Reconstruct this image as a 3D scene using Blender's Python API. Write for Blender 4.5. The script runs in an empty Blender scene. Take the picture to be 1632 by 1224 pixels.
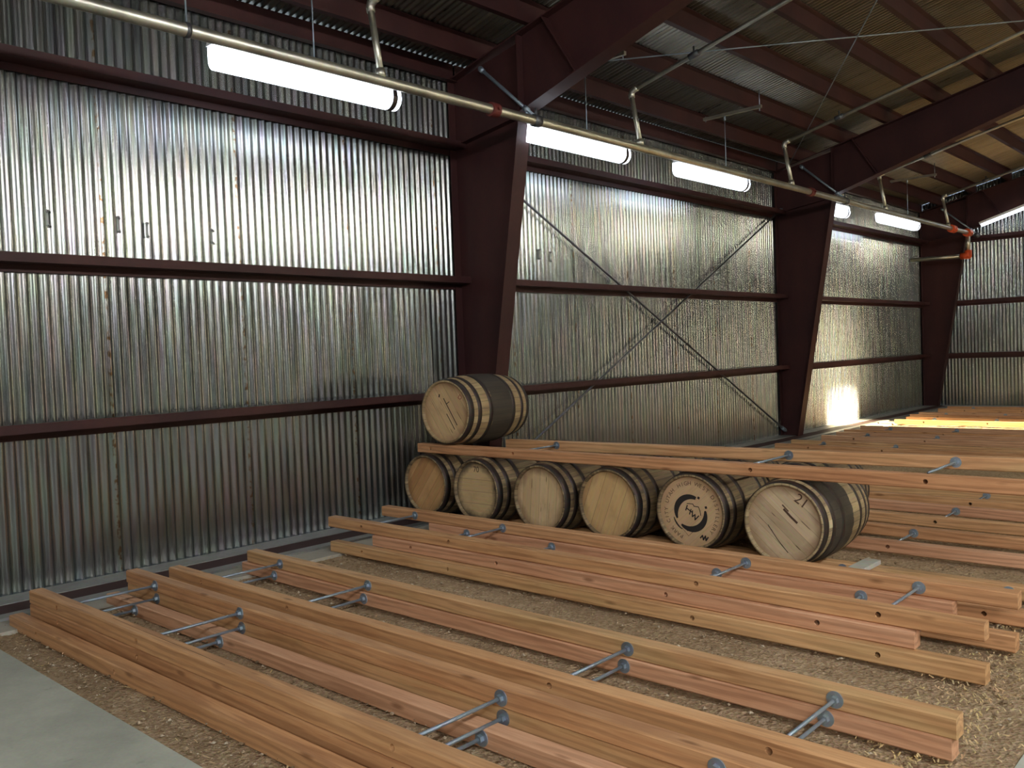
import bpy, bmesh, math, random
from mathutils import Vector, Matrix, noise
R = math.radians
PI = math.pi
C = bpy.context.scene.collection
random.seed(7)

# ------------------------------------------------------------------ camera
yaw, pitch, roll = .7436, -.0339, -.0378
F_ = Vector((-math.sin(yaw)*math.cos(pitch), math.cos(yaw)*math.cos(pitch), math.sin(pitch)))
R0 = Vector((math.cos(yaw), math.sin(yaw), 0)); U0 = R0.cross(F_)
RR = R0*math.cos(roll) + U0*math.sin(roll); UU = -R0*math.sin(roll) + U0*math.cos(roll)
cam_d = bpy.data.cameras.new('camera'); cam = bpy.data.objects.new('camera', cam_d); C.objects.link(cam)
m = Matrix((RR, UU, -F_)).transposed().to_4x4(); m.translation = Vector((7.2, 0, 1.68)); cam.matrix_world = m
cam_d.sensor_width = 36; cam_d.lens = 1400/1632*36; cam_d.clip_end = 200
bpy.context.scene.camera = cam

# ------------------------------------------------------------------ world, sun, daylight, exposure
sc = bpy.context.scene
sc.view_settings.view_transform = 'Standard'; sc.view_settings.look = 'None'
sc.view_settings.exposure = 0.0; sc.view_settings.gamma = 1; sc.view_settings.use_curve_mapping = False
w = bpy.data.worlds.new('world'); sc.world = w; w.use_nodes = True
bg = w.node_tree.nodes['Background']; bg.inputs[0].default_value = (.62, .78, 1, 1); bg.inputs[1].default_value = 1.2
SUN_E, LAMP_E, DAY_E, AISLE_E = 120.0, 5.0, 1.0, .95
def light(name, typ, loc, direction, energy, color, **k):
    d = bpy.data.lights.new(name, typ); d.energy = energy; d.color = color
    for a, b in k.items(): setattr(d, a, b)
    o = bpy.data.objects.new(name, d); C.objects.link(o); o.location = loc
    o.rotation_euler = Vector(direction).to_track_quat('-Z', 'Y').to_euler(); return o
light('sun', 'SUN', (20, 16, 6), (-1, .07, -math.tan(R(9))), SUN_E, (1, .80, .50), angle=R(2.0))
# added fill from the front wall, daylight through the side door, and the strip lamps of the aisle (out of frame, high up on the right)
light('front_fill', 'AREA', (11.5, -5.9, 5.0), (-.25, 1, -.5), 480*DAY_E, (1, .95, .88), shape='RECTANGLE', size=6.0, size_y=2.0)  # made-up high window behind the camera, added to brighten timber fronts and tops
light('door_daylight', 'AREA', (17.9, 16.6, 1.7), (-1, .05, .30), 215*DAY_E, (1, .84, .58), shape='RECTANGLE', size=1.1, size_y=3.2)
for ly, le in ((-1.5, 165), (2.6, 300), (8.0, 110), (14.0, 150), (20.0, 150)):
    a = light('aisle_lamp', 'AREA', (10.8, ly, 4.9), (-.42, 0, -1), le*AISLE_E, (.96, .98, 1) if ly < 4 else (1, .93, .74), shape='RECTANGLE', size=.30, size_y=2.4)
    a.rotation_euler = (0, R(58 if ly < 10 else 28), 0)

# ------------------------------------------------------------------ helpers
def tag(o, label=None, cat=None, group=None, kind=None):
    if label: o['label'] = label
    if cat: o['category'] = cat
    if group: o['group'] = group
    if kind: o['kind'] = kind
    return o
def empty(name, loc=(0, 0, 0), rz=0, label=None, cat=None, group=None):
    o = bpy.data.objects.new(name, None); C.objects.link(o); o.location = loc; o.rotation_euler = (0, 0, rz)
    o.empty_display_size = .1
    return tag(o, label, cat, group)
def obj(name, bm, mat, parent=None, smooth=False, loc=None):
    if isinstance(bm, bpy.types.Mesh): me = bm
    else:
        bmesh.ops.recalc_face_normals(bm, faces=bm.faces)
        me = bpy.data.meshes.new(name); bm.to_mesh(me); bm.free()
        me.materials.append(mat)
        if smooth:
            for p in me.polygons: p.use_smooth = True
    o = bpy.data.objects.new(name, me); C.objects.link(o)
    if parent: o.parent = parent
    if loc: o.location = loc
    return o
def nb(): return bmesh.new()
def box(bm, x0, x1, y0, y1, z0, z1):
    v = [bm.verts.new(p) for p in ((x0,y0,z0),(x1,y0,z0),(x1,y1,z0),(x0,y1,z0),(x0,y0,z1),(x1,y0,z1),(x1,y1,z1),(x0,y1,z1))]
    for f in ((0,3,2,1),(4,5,6,7),(0,1,5,4),(1,2,6,5),(2,3,7,6),(3,0,4,7)): bm.faces.new([v[i] for i in f])
def prism(bm, pts, d):
    """extrude polygon pts (3D) by vector d"""
    a = [bm.verts.new(p) for p in pts]; b = [bm.verts.new(Vector(p)+Vector(d)) for p in pts]
    bm.faces.new(a); bm.faces.new(b[::-1]); n = len(pts)
    for i in range(n): bm.faces.new((a[i], b[i], b[(i+1) % n], a[(i+1) % n]))
def tube(bm, p, q, r, n=12, r2=None, cap=True):
    p, q = Vector(p), Vector(q); d = (q-p).normalized()
    u = d.orthogonal().normalized(); v = d.cross(u); r2 = r if r2 is None else r2
    A = [bm.verts.new(p+(u*math.cos(2*PI*i/n)+v*math.sin(2*PI*i/n))*r) for i in range(n)]
    B = [bm.verts.new(q+(u*math.cos(2*PI*i/n)+v*math.sin(2*PI*i/n))*r2) for i in range(n)]
    for i in range(n): bm.faces.new((A[i], A[(i+1) % n], B[(i+1) % n], B[i]))
    if cap: bm.faces.new(A[::-1]); bm.faces.new(B)
def path(bm, pts, r, n=12):
    pts = [Vector(p) for p in pts]; rings = []
    for i, p in enumerate(pts):
        d = (pts[min(i+1, len(pts)-1)] - pts[max(i-1, 0)]).normalized()
        ref = Vector((0, 1, 0)) if abs(d.y) < .9 else Vector((1, 0, 0))
        u = d.cross(ref).normalized(); v = d.cross(u)
        rings.append([bm.verts.new(p+(u*math.cos(2*PI*k/n)+v*math.sin(2*PI*k/n))*r) for k in range(n)])
    for a, b in zip(rings, rings[1:]):
        for k in range(n): bm.faces.new((a[k], a[(k+1) % n], b[(k+1) % n], b[k]))
    bm.faces.new(rings[0][::-1]); bm.faces.new(rings[-1])

# ------------------------------------------------------------------ materials
def mat(name):
    m = bpy.data.materials.new(name); m.use_nodes = True
    nt = m.node_tree; b = nt.nodes['Principled BSDF']
    return m, nt, b
def N(nt, t, **k):
    n = nt.nodes.new(t)
    for a, v in k.items():
        if a in n.inputs: n.inputs[a].default_value = v
        else: setattr(n, a, v)
    return n
def L(nt, a, b): nt.links.new(a, b)
def ramp(nt, fac, stops):
    r = N(nt, 'ShaderNodeValToRGB'); el = r.color_ramp.elements
    while len(el) < len(stops): el.new(.5)
    for e, (p, c) in zip(el, stops): e.position = p; e.color = c if len(c) == 4 else (*c, 1)
    L(nt, fac, r.inputs[0]); return r
def mapped(nt, scale, coord='Object', rot=(0, 0, 0)):
    tc = N(nt, 'ShaderNodeTexCoord'); mp = N(nt, 'ShaderNodeMapping')
    mp.inputs['Scale'].default_value = scale; mp.inputs['Rotation'].default_value = rot
    L(nt, tc.outputs[coord], mp.inputs[0]); return mp.outputs[0]
def noise_n(nt, vec, scale, detail=4, rough=.6, dist=0):
    n = N(nt, 'ShaderNodeTexNoise', Scale=scale, Detail=detail, Roughness=rough, Distortion=dist); L(nt, vec, n.inputs['Vector']); return n
def mix(nt, fac, a, b, blend='MIX'):
    n = N(nt, 'ShaderNodeMix', data_type='RGBA', blend_type=blend)
    if isinstance(fac, (int, float)): n.inputs[0].default_value = fac
    else: L(nt, fac, n.inputs[0])
    for s, i in ((a, 6), (b, 7)):
        if isinstance(s, tuple): n.inputs[i].default_value = (*s, 1) if len(s) == 3 else s
        else: L(nt, s, n.inputs[i])
    return n.outputs[2]
def bump(nt, b, h, strength, dist=.01):
    n = N(nt, 'ShaderNodeBump', Strength=strength, Distance=dist); L(nt, h, n.inputs['Height']); L(nt, n.outputs[0], b.inputs['Normal'])
def math_n(nt, op, a, b=None):
    n = N(nt, 'ShaderNodeMath', operation=op)
    for i, s in enumerate((a, b)):
        if s is None: continue
        if isinstance(s, (int, float)): n.inputs[i].default_value = s
        else: L(nt, s, n.inputs[i])
    return n.outputs[0]

def galv(name, tone=(.56, .58, .57), rough=.36, stretch=(.9, 6, .35), seams=False):
    m, nt, b = mat(name)
    v = mapped(nt, stretch)
    n1 = noise_n(nt, v, 2.2, 6, .65); n2 = noise_n(nt, mapped(nt, (1, 1, .12) if seams else (1, 1, 1)), 16 if seams else 38, 3, .6)
    dark = tuple(c*.62 for c in tone); warm = (tone[0]*.98, tone[1]*.93, tone[2]*.78)
    r = ramp(nt, n1.outputs['Fac'], [(.3, dark), (.55, tone), (.75, warm)])
    c = mix(nt, .35, r.outputs[0], n2.outputs['Color'], 'SOFT_LIGHT')
    if seams:                       # rusty lap seams every 0.61 m of wall, with fastener specks
        tc = N(nt, 'ShaderNodeTexCoord'); sp = N(nt, 'ShaderNodeSeparateXYZ'); L(nt, tc.outputs['Object'], sp.inputs[0])
        fr = math_n(nt, 'FRACT', math_n(nt, 'MULTIPLY', sp.outputs[1], 1/1.216))
        line = math_n(nt, 'LESS_THAN', math_n(nt, 'ABSOLUTE', math_n(nt, 'SUBTRACT', fr, .5)), .011)
        sn = noise_n(nt, mapped(nt, (1, 1, 1)), 16, 3, .7)
        spk = ramp(nt, sn.outputs['Fac'], [(.52, (0, 0, 0)), (.58, (1, 1, 1))])
        f = math_n(nt, 'MULTIPLY', line, spk.outputs[0])
        c = mix(nt, f, c, (.16, .10, .05))
        n3 = noise_n(nt, mapped(nt, (1, .6, .15)), 3, 3); 
    L(nt, c, b.inputs['Base Color'])
    b.inputs['Metallic'].default_value = .92
    rr = ramp(nt, n1.outputs['Fac'], [(.25, (rough*.8,)*3), (.8, (min(1, rough*1.45),)*3)]); L(nt, rr.outputs[0], b.inputs['Roughness'])
    bump(nt, b, n2.outputs['Fac'], .015 if seams else .04, .002)
    return m
M_wall = galv('galvanised_wall', (.285, .295, .287), .19, seams=True)
M_roof = galv('galvanised_roof', (.30, .28, .23), .30, (.3, 6, 1))
M_pipe = galv('galvanised_pipe', (.62, .60, .50), .36, (1, 1, 1))
M_zinc = galv('zinc_rod', (.36, .43, .50), .55, (1, 1, 1))
M_trim = galv('zinc_trim', (.36, .37, .36), .55, (1, 1, 1))

def steel_paint():
    m, nt, b = mat('red_oxide_steel')
    n1 = noise_n(nt, mapped(nt, (1, 1, .5)), 1.6, 5, .6); n2 = noise_n(nt, mapped(nt, (1, 1, 1)), 30, 3)
    r = ramp(nt, n1.outputs['Fac'], [(.3, (.030, .0115, .013)), (.7, (.058, .020, .018))])
    c = mix(nt, .25, r.outputs[0], n2.outputs['Color'], 'SOFT_LIGHT'); L(nt, c, b.inputs['Base Color'])
    b.inputs['Roughness'].default_value = .5; b.inputs['Specular IOR Level'].default_value = .25
    bump(nt, b, n2.outputs['Fac'], .05, .003); return m
M_steel = steel_paint()

def wood(name, light_c, mid_c, dark_c, green=False):
    m, nt, b = mat(name)
    oi = N(nt, 'ShaderNodeObjectInfo')
    tc = N(nt, 'ShaderNodeTexCoord'); add = N(nt, 'ShaderNodeVectorMath', operation='ADD')
    sc_ = N(nt, 'ShaderNodeVectorMath', operation='SCALE'); sc_.inputs[0].default_value = (13, 7, 5); L(nt, oi.outputs['Random'], sc_.inputs['Scale'])
    L(nt, tc.outputs['Object'], add.inputs[0]); L(nt, sc_.outputs[0], add.inputs[1])
    def mp(s):
        p = N(nt, 'ShaderNodeMapping'); p.inputs['Scale'].default_value = s; L(nt, add.outputs[0], p.inputs[0]); return p.outputs[0]
    big = noise_n(nt, mp((.7, 3, 3)), 1.3, 4, .6, .6)
    grain = noise_n(nt, mp((1.0, 24, 24)), 3.0, 6, .62, .8)
    wave = N(nt, 'ShaderNodeTexWave', Scale=2.2, Distortion=9.0, Detail=3, bands_direction='Z'); wave.inputs['Detail Scale'].default_value = 1.4
    L(nt, mp((.30, 3.5, 3.5)), wave.inputs['Vector'])
    r = ramp(nt, big.outputs['Fac'], [(.3, dark_c), (.47, mid_c), (.66, light_c)])
    c = mix(nt, .42, r.outputs[0], ramp(nt, wave.outputs['Fac'], [(.15, tuple(x*.62 for x in mid_c)), (.6, light_c)]).outputs[0])
    c = mix(nt, .62, c, ramp(nt, grain.outputs['Fac'], [(.32, (.28, .28, .28)), (.68, (.70, .70, .70))]).outputs[0], 'SOFT_LIGHT')
    # knots
    vo = N(nt, 'ShaderNodeTexVoronoi', Scale=1.0); L(nt, mp((2.1, 7.5, 7.5)), vo.inputs['Vector'])
    k = ramp(nt, vo.outputs['Distance'], [(.05, (1, 1, 1)), (.13, (0, 0, 0))])
    c = mix(nt, math_n(nt, 'MULTIPLY', k.outputs[0], .62), c, (.13, .045, .012))
    # per-timber hue: some pinker, some yellower
    hr = ramp(nt, oi.outputs['Random'], [(0, (1.0, .88, .80)), (.45, (1, .96, .9)), (1, (1, .98, .86))]) 
    c = mix(nt, .8, c, hr.outputs[0], 'MULTIPLY')
    if green:
        g = noise_n(nt, mp((.8, 4, 4)), 2.0, 3); gr = ramp(nt, g.outputs['Fac'], [(.5, (0, 0, 0)), (.66, (1, 1, 1))])
        c = mix(nt, math_n(nt, 'MULTIPLY', gr.outputs[0], .22), c, (.30, .27, .10))
    L(nt, c, b.inputs['Base Color']); b.inputs['Roughness'].default_value = .5; b.inputs['Specular IOR Level'].default_value = .5
    bump(nt, b, grain.outputs['Fac'], .10, .003); return m
M_fir = wood('fir_orange', (.66, .385, .20), (.55, .295, .145), (.42, .20, .095))
M_firp = wood('fir_pink', (.68, .42, .27), (.59, .335, .20), (.46, .24, .135))
M_firy = wood('fir_yellow', (.68, .43, .23), (.58, .335, .165), (.43, .22, .10), green=True)

def oak(name, lo, hi, black=None, dark=.5):
    """barrel staves: local axis Y; each stave its own tone"""
    m, nt, b = mat(name)
    tc = N(nt, 'ShaderNodeTexCoord'); sp = N(nt, 'ShaderNodeSeparateXYZ'); L(nt, tc.outputs['Object'], sp.inputs[0])
    oi = N(nt, 'ShaderNodeObjectInfo')
    ang = math_n(nt, 'ARCTAN2', sp.outputs[2], sp.outputs[0])
    st = math_n(nt, 'MULTIPLY', math_n(nt, 'ADD', ang, PI), 30/(2*PI))
    wn = N(nt, 'ShaderNodeTexWhiteNoise', noise_dimensions='2D'); cb = N(nt, 'ShaderNodeCombineXYZ')
    L(nt, math_n(nt, 'FLOOR', st), cb.inputs[0]); L(nt, oi.outputs['Random'], cb.inputs[1]); L(nt, cb.outputs[0], wn.inputs['Vector'])
    r = ramp(nt, wn.outputs['Value'], [(0, lo), (1, hi)])
    fr = math_n(nt, 'FRACT', st); gap = math_n(nt, 'GREATER_THAN', math_n(nt, 'ABSOLUTE', math_n(nt, 'SUBTRACT', fr, .5)), .475)
    c = mix(nt, math_n(nt, 'MULTIPLY', gap, .75), r.outputs[0], (.03, .02, .012))
    cb2 = N(nt, 'ShaderNodeCombineXYZ'); L(nt, math_n(nt, 'MULTIPLY', ang, 4), cb2.inputs[0]); L(nt, math_n(nt, 'MULTIPLY', sp.outputs[1], .9), cb2.inputs[1]); L(nt, math_n(nt, 'MULTIPLY', oi.outputs['Random'], 9), cb2.inputs[2])
    n1 = noise_n(nt, cb2.outputs[0], 2.3, 6, .65, .5)
    s = ramp(nt, n1.outputs['Fac'], [(.40, (0, 0, 0)), (.62, (1, 1, 1))])
    c = mix(nt, math_n(nt, 'MULTIPLY', s.outputs[0], dark), c, (.055, .035, .02))
    gn = noise_n(nt, mapped(nt, (30, 1.5, 30)), 3, 4); c = mix(nt, .4, c, gn.outputs['Color'], 'SOFT_LIGHT')
    if black:                        # spilled black stain that fills a belt between the hoops
        y0, y1 = black
        n2 = noise_n(nt, mapped(nt, (1, 1, 1)), 9, 4); yy = math_n(nt, 'ADD', sp.outputs[1], math_n(nt, 'MULTIPLY', math_n(nt, 'SUBTRACT', n2.outputs['Fac'], .5), .09))
        f = math_n(nt, 'MULTIPLY', math_n(nt, 'GREATER_THAN', yy, y0), math_n(nt, 'LESS_THAN', yy, y1))
        f2 = math_n(nt, 'MULTIPLY', f, math_n(nt, 'GREATER_THAN', math_n(nt, 'ADD', sp.outputs[0], math_n(nt, 'MULTIPLY', n2.outputs['Fac'], .1)), -.22))
        c = mix(nt, math_n(nt, 'MULTIPLY', f2, .9), c, (.011, .010, .010))
    L(nt, c, b.inputs['Base Color']); b.inputs['Roughness'].default_value = .66
    bump(nt, b, math_n(nt, 'SUBTRACT', gn.outputs['Fac'], gap), .35, .004); return m
def head_mat(name, lo, hi, n_boards=7, edge=(.10, .055, .025), edge_w=.3, cracks=False, flat=False):
    """barrel head: boards run along local X"""
    m, nt, b = mat(name)
    tc = N(nt, 'ShaderNodeTexCoord'); sp = N(nt, 'ShaderNodeSeparateXYZ'); L(nt, tc.outputs['Object'], sp.inputs[0])
    st = math_n(nt, 'MULTIPLY', math_n(nt, 'ADD', sp.outputs[2], 1.013), n_boards/.56)
    wn = N(nt, 'ShaderNodeTexWhiteNoise', noise_dimensions='1D'); L(nt, math_n(nt, 'FLOOR', st), wn.inputs['W'])
    r = ramp(nt, wn.outputs['Value'], [(0, lo), (1, hi)])
    fr = math_n(nt, 'FRACT', st); gap = math_n(nt, 'GREATER_THAN', math_n(nt, 'ABSOLUTE', math_n(nt, 'SUBTRACT', fr, .5)), .482)
    c = r.outputs[0] if not flat else mix(nt, .8, r.outputs[0], hi)
    c = mix(nt, math_n(nt, 'MULTIPLY', gap, .15 if flat else .5), c, (.05, .03, .015))
    g = noise_n(nt, mapped(nt, (2, 2, 26)), 3, 5, .65, .6); c = mix(nt, .5, c, g.outputs['Color'], 'SOFT_LIGHT')
    big = noise_n(nt, mapped(nt, (3, 1, 6)), 1.7, 4); bs = ramp(nt, big.outputs['Fac'], [(.5, (0, 0, 0)), (.75, (1, 1, 1))])
    c = mix(nt, math_n(nt, 'MULTIPLY', bs.outputs[0], .3), c, tuple(x*.5 for x in lo))
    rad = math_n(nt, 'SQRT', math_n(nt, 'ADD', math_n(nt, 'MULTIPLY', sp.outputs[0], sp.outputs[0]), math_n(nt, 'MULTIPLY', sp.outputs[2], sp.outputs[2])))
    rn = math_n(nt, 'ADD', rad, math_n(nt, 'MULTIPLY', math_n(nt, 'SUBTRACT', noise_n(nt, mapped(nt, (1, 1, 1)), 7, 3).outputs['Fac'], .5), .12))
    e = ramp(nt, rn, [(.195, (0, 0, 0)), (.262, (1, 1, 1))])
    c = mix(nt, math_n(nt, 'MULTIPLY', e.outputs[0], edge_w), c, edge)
    if cracks:
        v2 = noise_n(nt, mapped(nt, (3.2, 1, 70)), 1.2, 2); cr = ramp(nt, v2.outputs['Fac'], [(.665, (0, 0, 0)), (.69, (1, 1, 1))])
        c = mix(nt, math_n(nt, 'MULTIPLY', cr.outputs[0], .85), c, (.035, .018, .01))
    L(nt, c, b.inputs['Base Color']); b.inputs['Roughness'].default_value = .68
    bump(nt, b, math_n(nt, 'SUBTRACT', g.outputs['Fac'], gap), .3, .003); return m
M_oak = oak('oak_staves', (.13, .085, .04), (.36, .26, .135), dark=.75)
M_oakb = oak('oak_staves_black_belt', (.24, .16, .075), (.44, .32, .165), black=(.30, .62), dark=.35)
M_oak6 = oak('oak_staves_black_front', (.25, .18, .09), (.46, .35, .19), black=(.15, .46), dark=.4)
HM = {
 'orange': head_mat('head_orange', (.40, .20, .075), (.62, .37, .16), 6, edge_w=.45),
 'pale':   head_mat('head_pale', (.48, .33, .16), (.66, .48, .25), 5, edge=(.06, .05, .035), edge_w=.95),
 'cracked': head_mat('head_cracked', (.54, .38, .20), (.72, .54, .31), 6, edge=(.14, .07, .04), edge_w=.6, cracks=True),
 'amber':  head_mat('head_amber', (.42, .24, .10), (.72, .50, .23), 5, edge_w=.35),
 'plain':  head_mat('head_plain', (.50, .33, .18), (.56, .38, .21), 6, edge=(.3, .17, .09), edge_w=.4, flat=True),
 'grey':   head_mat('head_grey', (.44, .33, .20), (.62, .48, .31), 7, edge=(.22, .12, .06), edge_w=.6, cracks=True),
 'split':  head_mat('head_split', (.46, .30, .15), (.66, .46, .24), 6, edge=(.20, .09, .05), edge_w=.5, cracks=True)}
def simple(name, col, rough=.6, metal=0, noise_s=None, amt=.4):
    m, nt, b = mat(name)
    if noise_s:
        n = noise_n(nt, mapped(nt, (1, 1, 1)), noise_s, 5); c = mix(nt, amt, col, n.outputs['Color'], 'SOFT_LIGHT')
        L(nt, c, b.inputs['Base Color']); bump(nt, b, n.outputs['Fac'], .1, .004)
    else: b.inputs['Base Color'].default_value = (*col, 1)
    b.inputs['Roughness'].default_value = rough; b.inputs['Metallic'].default_value = metal; return m
M_hoop = simple('hoop_iron', (.055, .042, .036), .52, .6, 26, .7)
M_black = simple('brand_black', (.018, .014, .012), .8)
M_brown = simple('brand_brown', (.075, .038, .022), .8)
M_red = simple('crayon_red', (.30, .05, .05), .8)
M_clamp = simple('red_clamp', (.13, .022, .018), .5, 0, 20)
M_dark = simple('dark_red_sill', (.045, .016, .015), .75, 0, 20)
M_orange = simple('orange_coupling', (.62, .085, .02), .45, 0, 20)
M_white = simple('white_housing', (.75, .77, .8), .4)
M_ring = simple('threaded_iron', (.12, .12, .13), .5, .8, 20)
M_dunnage = simple('grey_board', (.46, .46, .40), .8, 0, 18, .6)
M_paper = simple('paper_tag', (.55, .46, .28), .8, 0, 30)
m, nt, b = mat('lamp_lens'); b.inputs['Base Color'].default_value = (.9, .93, 1, 1)
b.inputs['Emission Color'].default_value = (.80, .88, 1, 1); b.inputs['Emission Strength'].default_value = LAMP_E; M_lens = m

def concrete(name, base, s=6):
    m, nt, b = mat(name)
    n1 = noise_n(nt, mapped(nt, (1, 1, 1)), 1.4, 6, .65); n2 = noise_n(nt, mapped(nt, (1, 1, 1)), 60, 4)
    r = ramp(nt, n1.outputs['Fac'], [(.3, tuple(x*.72 for x in base)), (.7, tuple(min(1, x*1.15) for x in base))])
    n3 = noise_n(nt, mapped(nt, (1, 1, 1)), 11, 3); sp_ = ramp(nt, n3.outputs['Fac'], [(.66, (0, 0, 0)), (.72, (1, 1, 1))])
    c = mix(nt, .3, r.outputs[0], n2.outputs['Color'], 'SOFT_LIGHT'); c = mix(nt, math_n(nt, 'MULTIPLY', sp_.outputs[0], .3), c, tuple(x*.4 for x in base))
    L(nt, c, b.inputs['Base Color']); b.inputs['Roughness'].default_value = .8; bump(nt, b, n2.outputs['Fac'], .12, .004); return m
M_slab = concrete('slab_concrete', (.46, .475, .40))
M_ledge = concrete('ledge_concrete', (.42, .40, .33))
def gravel():
    m, nt, b = mat('decomposed_gravel')
    v = mapped(nt, (1, 1, 1))
    n1 = noise_n(nt, v, 1.1, 5, .6); n2 = noise_n(nt, v, 75, 5, .7)
    vo = N(nt, 'ShaderNodeTexVoronoi', Scale=55.0); L(nt, v, vo.inputs['Vector'])
    r = ramp(nt, n1.outputs['Fac'], [(.3, (.34, .24, .14)), (.7, (.50, .37, .235))])
    vr = ramp(nt, vo.outputs['Color'], [(.1, (.22, .22, .22)), (.6, (.5, .5, .5)), (.95, (.82, .82, .78))])
    c = mix(nt, .75, r.outputs[0], vr.outputs[0], 'SOFT_LIGHT'); c = mix(nt, .55, c, n2.outputs['Color'], 'SOFT_LIGHT')
    L(nt, c, b.inputs['Base Color']); b.inputs['Roughness'].default_value = .93; b.inputs['Specular IOR Level'].default_value = .15
    bump(nt, b, math_n(nt, 'ADD', n2.outputs['Fac'], vo.outputs['Distance']), .8, .014); return m
M_gravel = gravel()
def stone_m():
    m, nt, b = mat('gravel_stone')
    wn = noise_n(nt, mapped(nt, (1, 1, 1)), 14, 2)
    r = ramp(nt, wn.outputs['Fac'], [(.3, (.13, .085, .045)), (.5, (.27, .19, .11)), (.66, (.50, .43, .32))]); L(nt, r.outputs[0], b.inputs['Base Color'])
    b.inputs['Roughness'].default_value = .9; return m
M_stone = stone_m()
M_chip = simple('wood_chip', (.55, .40, .20), .8, 0, 9, .7)

# ------------------------------------------------------------------ room shell
PITCH = .076; AMP = .0105
SL = .231; EAVE = 4.77
def roof_z(x): return EAVE + SL*x if x <= 9 else EAVE + SL*9 - SL*(x-9)      # underside of purlins
def corrug_wall(name, a, b, z0, z1, nrm, label_mat, ztop=None):
    """vertical corrugated sheet from a to b (xy), nrm = inward normal"""
    a, b, nrm = Vector((*a, 0)), Vector((*b, 0)), Vector((*nrm, 0)); Ln = (b-a).length; n = int(Ln/PITCH*8)
    bm = nb(); prev = None
    for i in range(n+1):
        s = Ln*i/n; p = a+(b-a)*(i/n)+nrm*(AMP*math.cos(2*PI*s/PITCH))
        zt = z1 if ztop is None else ztop(p)
        q = (bm.verts.new((p.x, p.y, z0)), bm.verts.new((p.x, p.y, zt)))
        if prev: bm.faces.new((prev[0], q[0], q[1], prev[1]))
        prev = q
    o = obj(name, bm, label_mat, smooth=True); return tag(o, kind='structure')
YF, YB, XR = 23.05, -6.0, 18.0
corrug_wall('wall_left', (-AMP, YB), (-AMP, YF), 0.0, EAVE+.2, (1, 0), M_wall)
corrug_wall('wall_back', (0, YF), (XR, YF), 0.0, 0, (0, -1), M_wall, ztop=lambda p: roof_z(p.x)+.2)
def flat_wall(name, rects, axis, c):
    bm = nb()
    for (u0, u1, z0, z1) in rects:
        if axis == 'x': box(bm, c, c+.02, u0, u1, z0, z1)
        else: box(bm, u0, u1, c-.02, c, z0, z1)
    return tag(obj(name, bm, M_wall), kind='structure')
flat_wall('wall_right', [(YB, 16.0, 0, 5), (17.2, YF, 0, 5), (16.0, 17.2, 3.35, 5)], 'x', XR)
flat_wall('wall_front', [(0, 8.5, 0, 7.1), (14.5, XR, 0, 7.1), (8.5, 14.5, 0, 3.9), (8.5, 14.5, 6.1, 7.1)], 'y', YB)
def roof():
    bm = nb(); prev = None; n = int((YF-YB)/PITCH*10)
    for i in range(n+1):
        y = YB+(YF-YB)*i/n; d = .015*math.tanh(2.4*math.cos(2*PI*(y)/PITCH))+.214
        q = [bm.verts.new((x, y, roof_z(x)+d)) for x in (-.05, 9, XR+.05)]
        if prev:
            for k in (0, 1): bm.faces.new((prev[k], q[k], q[k+1], prev[k+1]))
        prev = q
    return tag(obj('ceiling', bm, M_roof, smooth=True), kind='structure')
roof()
# floor: concrete slab in front and beside, gravel bed in the pit
bm = nb(); box(bm, 0, 18, YB, 1.75, -.2, 0.0); box(bm, 6.32, 18, 1.75, YF, -.2, 0.0)
tag(obj('floor', bm, M_slab), kind='structure')
def gravel_mesh():
    bm = nb(); ys = []; y = 1.75
    while y < YF: ys.append(y); y += .022 if y < 6.4 else .09
    ys.append(YF); xs = [.42+i*(6.32-.42)/240 for i in range(241)]; rows = []
    for y in ys:
        row = []
        for x in xs:
            e = min(1, (x-.42)/.3, (6.34-x)/.15, (y-1.73)/.15); e = max(e, 0)
            z = -.012 + .010*noise.noise((x*2.2, y*2.2, 0)) + .007*noise.noise((x*12, y*12, 3)) + .006*noise.noise((x*34, y*34, 5))
            row.append(bm.verts.new((x, y, min(z, .009)*e-.004)))
        rows.append(row)
    for a, b in zip(rows, rows[1:]):
        for i in range(len(xs)-1): bm.faces.new((a[i], a[i+1], b[i+1], b[i]))
    return tag(obj('floor', bm, M_gravel, smooth=True), kind='structure')
gravel_mesh()
# base of the wall: zinc flashing, red channel, second zinc strip, concrete ledge
def strip(name, x0, x1, z0, z1, mt, y0=YB, y1=YF-.05):
    bm = nb(); box(bm, x0, x1, y0, y1, z0, z1); return tag(obj(name, bm, mt), kind='structure')
strip('trim_1', .012, .27, 0, .03, M_trim)
strip('trim_2', .27, .54, 0, .024, M_dark)
strip('trim_3', .54, .66, 0, .03, M_trim)
strip('trim_4', .66, .94, -.03, .011, M_ledge)
bm = nb(); box(bm, 0.4, 6.3, YF-.12, YF-.03, 0, .03); tag(obj('trim_5', bm, M_trim), kind='structure')

for i, (y, z, nm) in enumerate(((2.62, 2.86, 'first from the left edge'), (3.16, 2.86, 'second from the left edge'), (3.40, 2.83, 'third from the left edge'), (3.98, 2.82, 'fourth, under the nearest lamp'), (8.42, 2.92, 'first right of the nearest column'), (8.63, 2.90, 'second right of the nearest column'))):
    bm = nb()
    for dz in (-.055, .055): tube(bm, (0, 0, dz), (.016, 0, dz), .013, 6); tube(bm, (.014, 0, dz), (.03, .004, dz-.003), .006, 8)
    box(bm, 0, .003, -.010, .010, -.055, .055)
    o = obj('wall_clip', bm, M_trim); o.location = (.0, y, z); tag(o, 'small bolted clip on the corrugated wall, '+nm, 'clip', 'bolted clips on the wall')

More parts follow.
